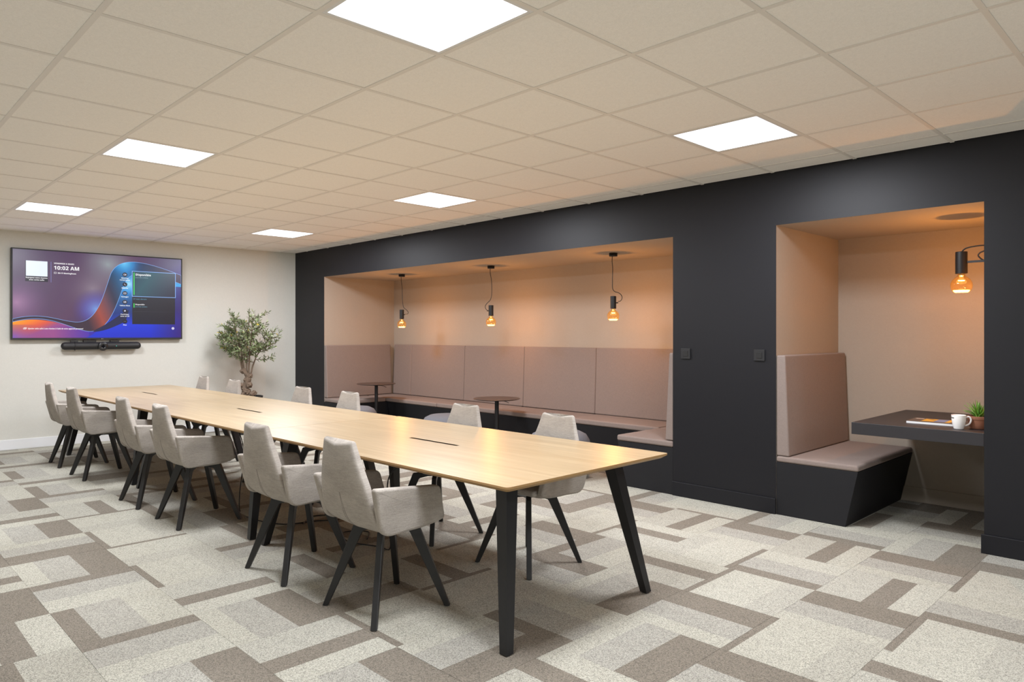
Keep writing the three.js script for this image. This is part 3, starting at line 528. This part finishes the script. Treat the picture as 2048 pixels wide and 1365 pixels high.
  const lc = document.createElement('canvas'); lc.width = 128; lc.height = 32; const d = lc.getContext('2d'); d.fillStyle = '#0c0c0d'; d.fillRect(0, 0, 128, 32); d.fillStyle = '#d8d8d8'; d.beginPath(); d.arc(40, 16, 9, 0, 7); d.fill(); d.fillStyle = '#8a8a8a'; d.fillRect(58, 9, 10, 14); d.fillRect(74, 9, 14, 14);
  const lt = new THREE.CanvasTexture(lc); lt.colorSpace = THREE.SRGBColorSpace; const lm = mesh('logo', new THREE.PlaneGeometry(.056, .013), std({ map: lt, roughness: .4 }), t); lm.position.set(0, .0085, .0346);
  const sl = new THREE.RectAreaLight(new THREE.Color(.35, .35, .75), .5, W - .05, Hh - .05); sl.position.set(0, Hh / 2, .04); sl.rotation.y = Math.PI; sl.name = 'screen_light'; t.add(sl);
}
{
  const p = onTV(1.048, 1.228, .0), t = thing('video_bar', 'black video conference bar with round camera below the television', 'video bar', [p.x, p.y, p.z], TVROT);
  const g = new THREE.CapsuleGeometry(.047, .90 - .094, 12, 24); g.rotateZ(Math.PI / 2); g.scale(1, 1, .8); g.translate(0, 0, .085); mesh('bar_body', g, M.plastic, t);
  const l = lathe([[0, .034], [.02, .030], [.024, .034], [.030, .036], [.050, .034], [.056, .028], [.057, .0], [0, 0]], 40); l.rotateX(Math.PI / 2); l.translate(0, -.006, .112); const k = mesh('camera_lens', l, std({ color: lin(.01, .01, .011), roughness: .25 }), t);
  const e = cyl(.018, .018, .004, 0, 0, 0, 24); e.rotateX(Math.PI / 2); e.translate(0, -.006, .1425); mesh('lens_glass', e, std({ color: lin(.004, .004, .006), roughness: .05 }), k);
  const sl = new THREE.TorusGeometry(.049, .006, 8, 24); sl.rotateY(Math.PI / 2); sl.scale(1, 1, .82); sl.translate(-.30, -.003, .085); mesh('bar_bracket', [sl.toNonIndexed(), box(-.34, -.26, .045, .075, .03, .07), box(-.2, -.06, .048, .072, .003, .06), box(.1, .2, .048, .070, .003, .06)], M.black, t);
  const s = new THREE.SphereGeometry(.004, 8, 6); s.translate(.155, -.003, .121); mesh('status_light', s, M.teal, t);
}

// ---------------------------------------------------------------- switches
for (const [z, l] of [[-3.223, 'black square light switch beside the long alcove'], [-2.571, 'black square light switch beside the small alcove']]) {
  const t = thing('light_switch', l, 'light switch', [XW, 1.21, z], 0, 'light switches on the dark wall');
  mesh('switch_plate', rbox(-.011, 0, -.044, .044, -.044, .044, .003, 2), M.plastic, t);
  const r = mesh('rocker', rbox(-.0145, -.0105, -.023, .023, -.023, .023, .0015, 2), M.black, t); r.rotation.z = .02;
}

// ---------------------------------------------------------------- small round tables and poufs
function roundTable(x, z, h, label, a) {
  const t = thing('side_table', label, 'side table', [x, 0, z], 0, 'round side tables in the long alcove');
  mesh('table_top', lathe([[0, h - .014], [.24, h - .014], [.268, h - .006], [.270, h - .003], [.268, h], [0, h]], 64), M.bronze, t);
  mesh('column', cyl(.024, .024, h - .03, 0, .012, 0, 24), M.blackMetal, t);
  mesh('base_plate', lathe([[0, 0], [.20, 0], [.20, .006], [.19, .011], [0, .013]], 48), M.blackMetal, t);
  const lv = mesh('height_lever', tube([[.02, h - .03, 0], [.09, h - .034, 0], [.14, h - .055, 0]], .0035, 16, 6), M.blackMetal, t); lv.rotation.y = a;
  mesh('top_bracket', cyl(.07, .05, .014, 0, h - .030, 0, 24), M.blackMetal, t);
}
roundTable(5.60, -8.425, .684, 'round dark bronze side table in the corner by the white wall', -.75);
roundTable(5.60, -5.956, .634, 'round dark bronze side table near the middle of the long bench', -.75);
function pouf(x, z, label) {
  const t = thing('pouf', label, 'pouf', [x, 0, z], 0, 'grey fabric poufs in front of the long bench');
  mesh('seat_body', lathe([[.27, .035], [.300, .06], [.315, .12], [.318, .20], [.312, .28], [.295, .35], [.262, .402], [.205, .430], [.12, .440], [0, .442]], 48), M.pouf, t);
  mesh('plinth_base', lathe([[0, 0], [.262, 0], [.266, .004], [.266, .036], [0, .036]], 48), M.black, t);
}
pouf(4.97, -8.0, 'blue-grey domed pouf nearest the white wall');
pouf(5.26, -6.44, 'blue-grey domed pouf in front of the middle of the bench');
pouf(5.16, -4.60, 'blue-grey domed pouf nearest the bench end by the light switches');

// ---------------------------------------------------------------- olive tree
{
  const bx = 4.24, bz = -9.57, t = thing('olive_tree', 'potted olive tree with gnarled trunk in the corner by the dark wall', 'tree', [bx, 0, bz], 0);
  mesh('pot', lathe([[0, 0], [.15, 0], [.155, .004], [.215, .50], [.220, .515], [.216, .52], [.205, .518], [.200, .47], [0, .465]], 48), M.plastic, t).userData.label = 'black tapered plant pot';
  mesh('soil', cyl(.201, .2, .006, 0, .475, 0, 32), M.soil, t);
  const lat = (l, y, d = 0) => [l * RX + d * .7004, y, l * RZ - d * .7137];      // l sideways as seen from the room, d towards the corner
  const tr = [];
  const knot = (l, y, d, r, sx = 1) => { const g = new THREE.IcosahedronGeometry(r, 3), p = g.attributes.position; for (let i = 0; i < p.count; i++) { const v = V(p.getX(i), p.getY(i), p.getZ(i)); const k = 1 + .18 * Math.sin(v.x * 130 + l * 40) * Math.cos(v.y * 120) + .12 * Math.sin(v.z * 170 + y * 30); p.setXYZ(i, v.x * k * sx, v.y * k, v.z * k); } g.computeVertexNormals(); const c = lat(l, y, d); g.translate(...c); tr.push(g.index ? g.toNonIndexed() : g); };
  const limb = (pts, r0, r1, n = 26, seg = 9) => { const cv = new THREE.CatmullRomCurve3(pts.map(p => V(...p))), fr = cv.computeFrenetFrames(n), rings = []; for (let i = 0; i <= n; i++) { const P = cv.getPointAt(i / n), r = r0 + (r1 - r0) * i / n, o = []; for (let k = 0; k < seg; k++) { const a = k / seg * 6.2832, q = r * (1 + .14 * Math.sin(3 * a + i * .9)); o.push([P.x + q * (Math.cos(a) * fr.normals[i].x + Math.sin(a) * fr.binormals[i].x), P.y + q * (Math.cos(a) * fr.normals[i].y + Math.sin(a) * fr.binormals[i].y), P.z + q * (Math.cos(a) * fr.normals[i].z + Math.sin(a) * fr.binormals[i].z)]); } rings.push(o); } return ringGeo(rings); };
  tr.push(limb([lat(.01, .46), lat(.0, .54), lat(-.02, .62), lat(.0, .70), lat(.03, .76), lat(-.01, .84), lat(-.045, .90)], .05, .028));
  tr.push(limb([lat(.02, .72), lat(.03, .80), lat(.05, .83)], .03, .026, 12));
  tr.push(limb([lat(.0, .50), lat(.06, .545), lat(.10, .56)], .045, .03, 12));
  [[.0, .575, .0, .058], [-.06, .665, -.02, .036], [-.035, .625, -.01, .034], [.045, .672, -.01, .038], [.052, .80, 0, .032], [-.055, .865, 0, .036], [.10, .56, .01, .036], [.0, .74, 0, .034], [.085, .545, -.03, .03], [-.03, .54, -.03, .04]].forEach(k => knot(...k));
  mesh('trunk', tr, M.bark, t).userData.label = 'gnarled brown knotted trunk';
  const stems = [[-.055, .88, -.12, 1.12, -.30, 1.30], [-.04, .90, -.065, 1.15, -.13, 1.50], [.0, .86, .0, 1.18, -.005, 1.58], [.03, .83, .06, 1.12, .12, 1.48], [.055, .82, .13, 1.06, .30, 1.33]];
  const br = [], lf = { p: [], c: [], i: [] };
  const leafAt = (P, dir, size) => {
    const up = V(rr(-.6, .6), rr(.1, 1), rr(-.6, .6)), s = new THREE.Vector3().crossVectors(dir, up).normalize(), n = new THREE.Vector3().crossVectors(s, dir).normalize(), k = lf.p.length / 3, w = size * .15;
    const q = (a, b, c) => lf.p.push(P.x + dir.x * a + s.x * b + n.x * c, P.y + dir.y * a + s.y * b + n.y * c, P.z + dir.z * a + s.z * b + n.z * c);
    q(0, 0, 0); q(size * .35, w, size * .03); q(size * .35, -w, size * .03); q(size * .7, w * .75, 0); q(size * .7, -w * .75, 0); q(size, 0, -size * .06); q(size * .5, 0, -size * .015);
    lf.i.push(k, k + 1, k + 6, k, k + 6, k + 2, k + 1, k + 3, k + 6, k + 2, k + 6, k + 4, k + 3, k + 5, k + 6, k + 6, k + 5, k + 4);
    const m = rnd(), col = m < .45 ? [.12, .165, .065] : m < .8 ? [.21, .255, .115] : m < .985 ? [.36, .40, .24] : [.6, .45, .05]; const j = rr(.8, 1.25);
    for (let e = 0; e < 7; e++) lf.c.push(col[0] * j, col[1] * j, col[2] * j);
  };
  const twig = (P, D, len, lv) => {
    const n = 5, pts = [P.clone()]; let d = D.clone(), p = P.clone(); for (let i = 0; i < n; i++) { d.add(V(rr(-.16, .16), rr(-.06, .12), rr(-.16, .16))).normalize(); p = p.clone().addScaledVector(d, len / n); pts.push(p); }
    br.push(limb(pts.map(q => [q.x, q.y, q.z]), lv ? .0035 : .0055, .0014, 8, 5));
    const cv = new THREE.CatmullRomCurve3(pts), cnt = Math.round(len / .0105);
    for (let i = 2; i < cnt; i++) { const u = i / cnt, q = cv.getPointAt(u), tg = cv.getTangentAt(u), side = V(rr(-1, 1), rr(-.5, .8), rr(-1, 1)).cross(tg).normalize(), dd = tg.clone().multiplyScalar(rr(.35, .9)).addScaledVector(side, rr(.6, 1)).normalize(); leafAt(q, dd, rr(.038, .064)); }
    leafAt(p, d, .05);
    if (lv === 0) for (let i = 1; i < 4; i++) { const q = cv.getPointAt(.25 * i + rr(-.06, .06)), tg = cv.getTangentAt(.25 * i); twig(q, tg.clone().multiplyScalar(.8).add(V(rr(-.8, .8), rr(-.2, .6), rr(-.8, .8))).normalize(), len * rr(.4, .6), 1); }
  };
  stems.forEach(([a, b, c2, d2, e, f], si) => {
    const dz = [.02, -.05, .05, -.06, .03][si]; const pts = [lat(a, b), lat(c2, d2, dz * .6), lat(e, f, dz * 2)]; br.push(limb(pts, .0125, .004, 24, 7));
    const cv = new THREE.CatmullRomCurve3(pts.map(p => V(...p)));
    for (let i = 0; i < 11; i++) { const u = .30 + .68 * i / 10, P = cv.getPointAt(u), ang = i * 2.4 + si, D = V(Math.cos(ang) * .9, rr(.1, .75) - (u < .5 ? .25 : 0), Math.sin(ang) * .6).addScaledVector(V(RX, 0, RZ), Math.sign(e) * .35).normalize(); twig(P, D, rr(.17, .30) * (1.12 - .35 * u), 0); }
    twig(cv.getPointAt(.98), cv.getTangentAt(1), .13, 0);
  });
  mesh('branches', br, M.bark, t);
  const g = new THREE.BufferGeometry(); g.setAttribute('position', new THREE.Float32BufferAttribute(lf.p, 3)); g.setAttribute('color', new THREE.Float32BufferAttribute(lf.c, 3)); g.setIndex(lf.i); g.computeVertexNormals();
  const fo = mesh('foliage', g, M.leaf, t); fo.userData.kind = 'stuff'; fo.userData.label = 'narrow grey-green olive leaves';
}

// ---------------------------------------------------------------- power leads of the tables
{
  const lead = (name, pts) => { const t = scene.getObjectByName(name); t.updateMatrixWorld(true); mesh('power_lead', tube(pts.map(p => t.worldToLocal(V(...p)).toArray()), .0042, 120, 7), M.black, t).userData.label = 'thin black power lead trailing on the carpet'; };
  lead('conference_table', [[2.50, .645, -3.35], [2.50, .50, -3.62], [2.52, .25, -3.66], [2.56, .03, -3.70], [2.58, .005, -3.85], [2.50, .005, -4.1], [2.60, .005, -4.3], [2.72, .005, -4.2], [2.62, .005, -4.05]]);
  lead('conference_table_001', [[2.50, .645, -5.85], [2.46, .42, -5.6], [2.36, .12, -5.45], [2.34, .005, -5.40], [2.30, .005, -5.1], [2.40, .005, -4.78], [2.62, .005, -4.70], [2.74, .005, -4.62], [2.80, .005, -4.74], [2.66, .005, -4.84], [2.5, .005, -4.7]]);
}

renderer.render(scene, camera);
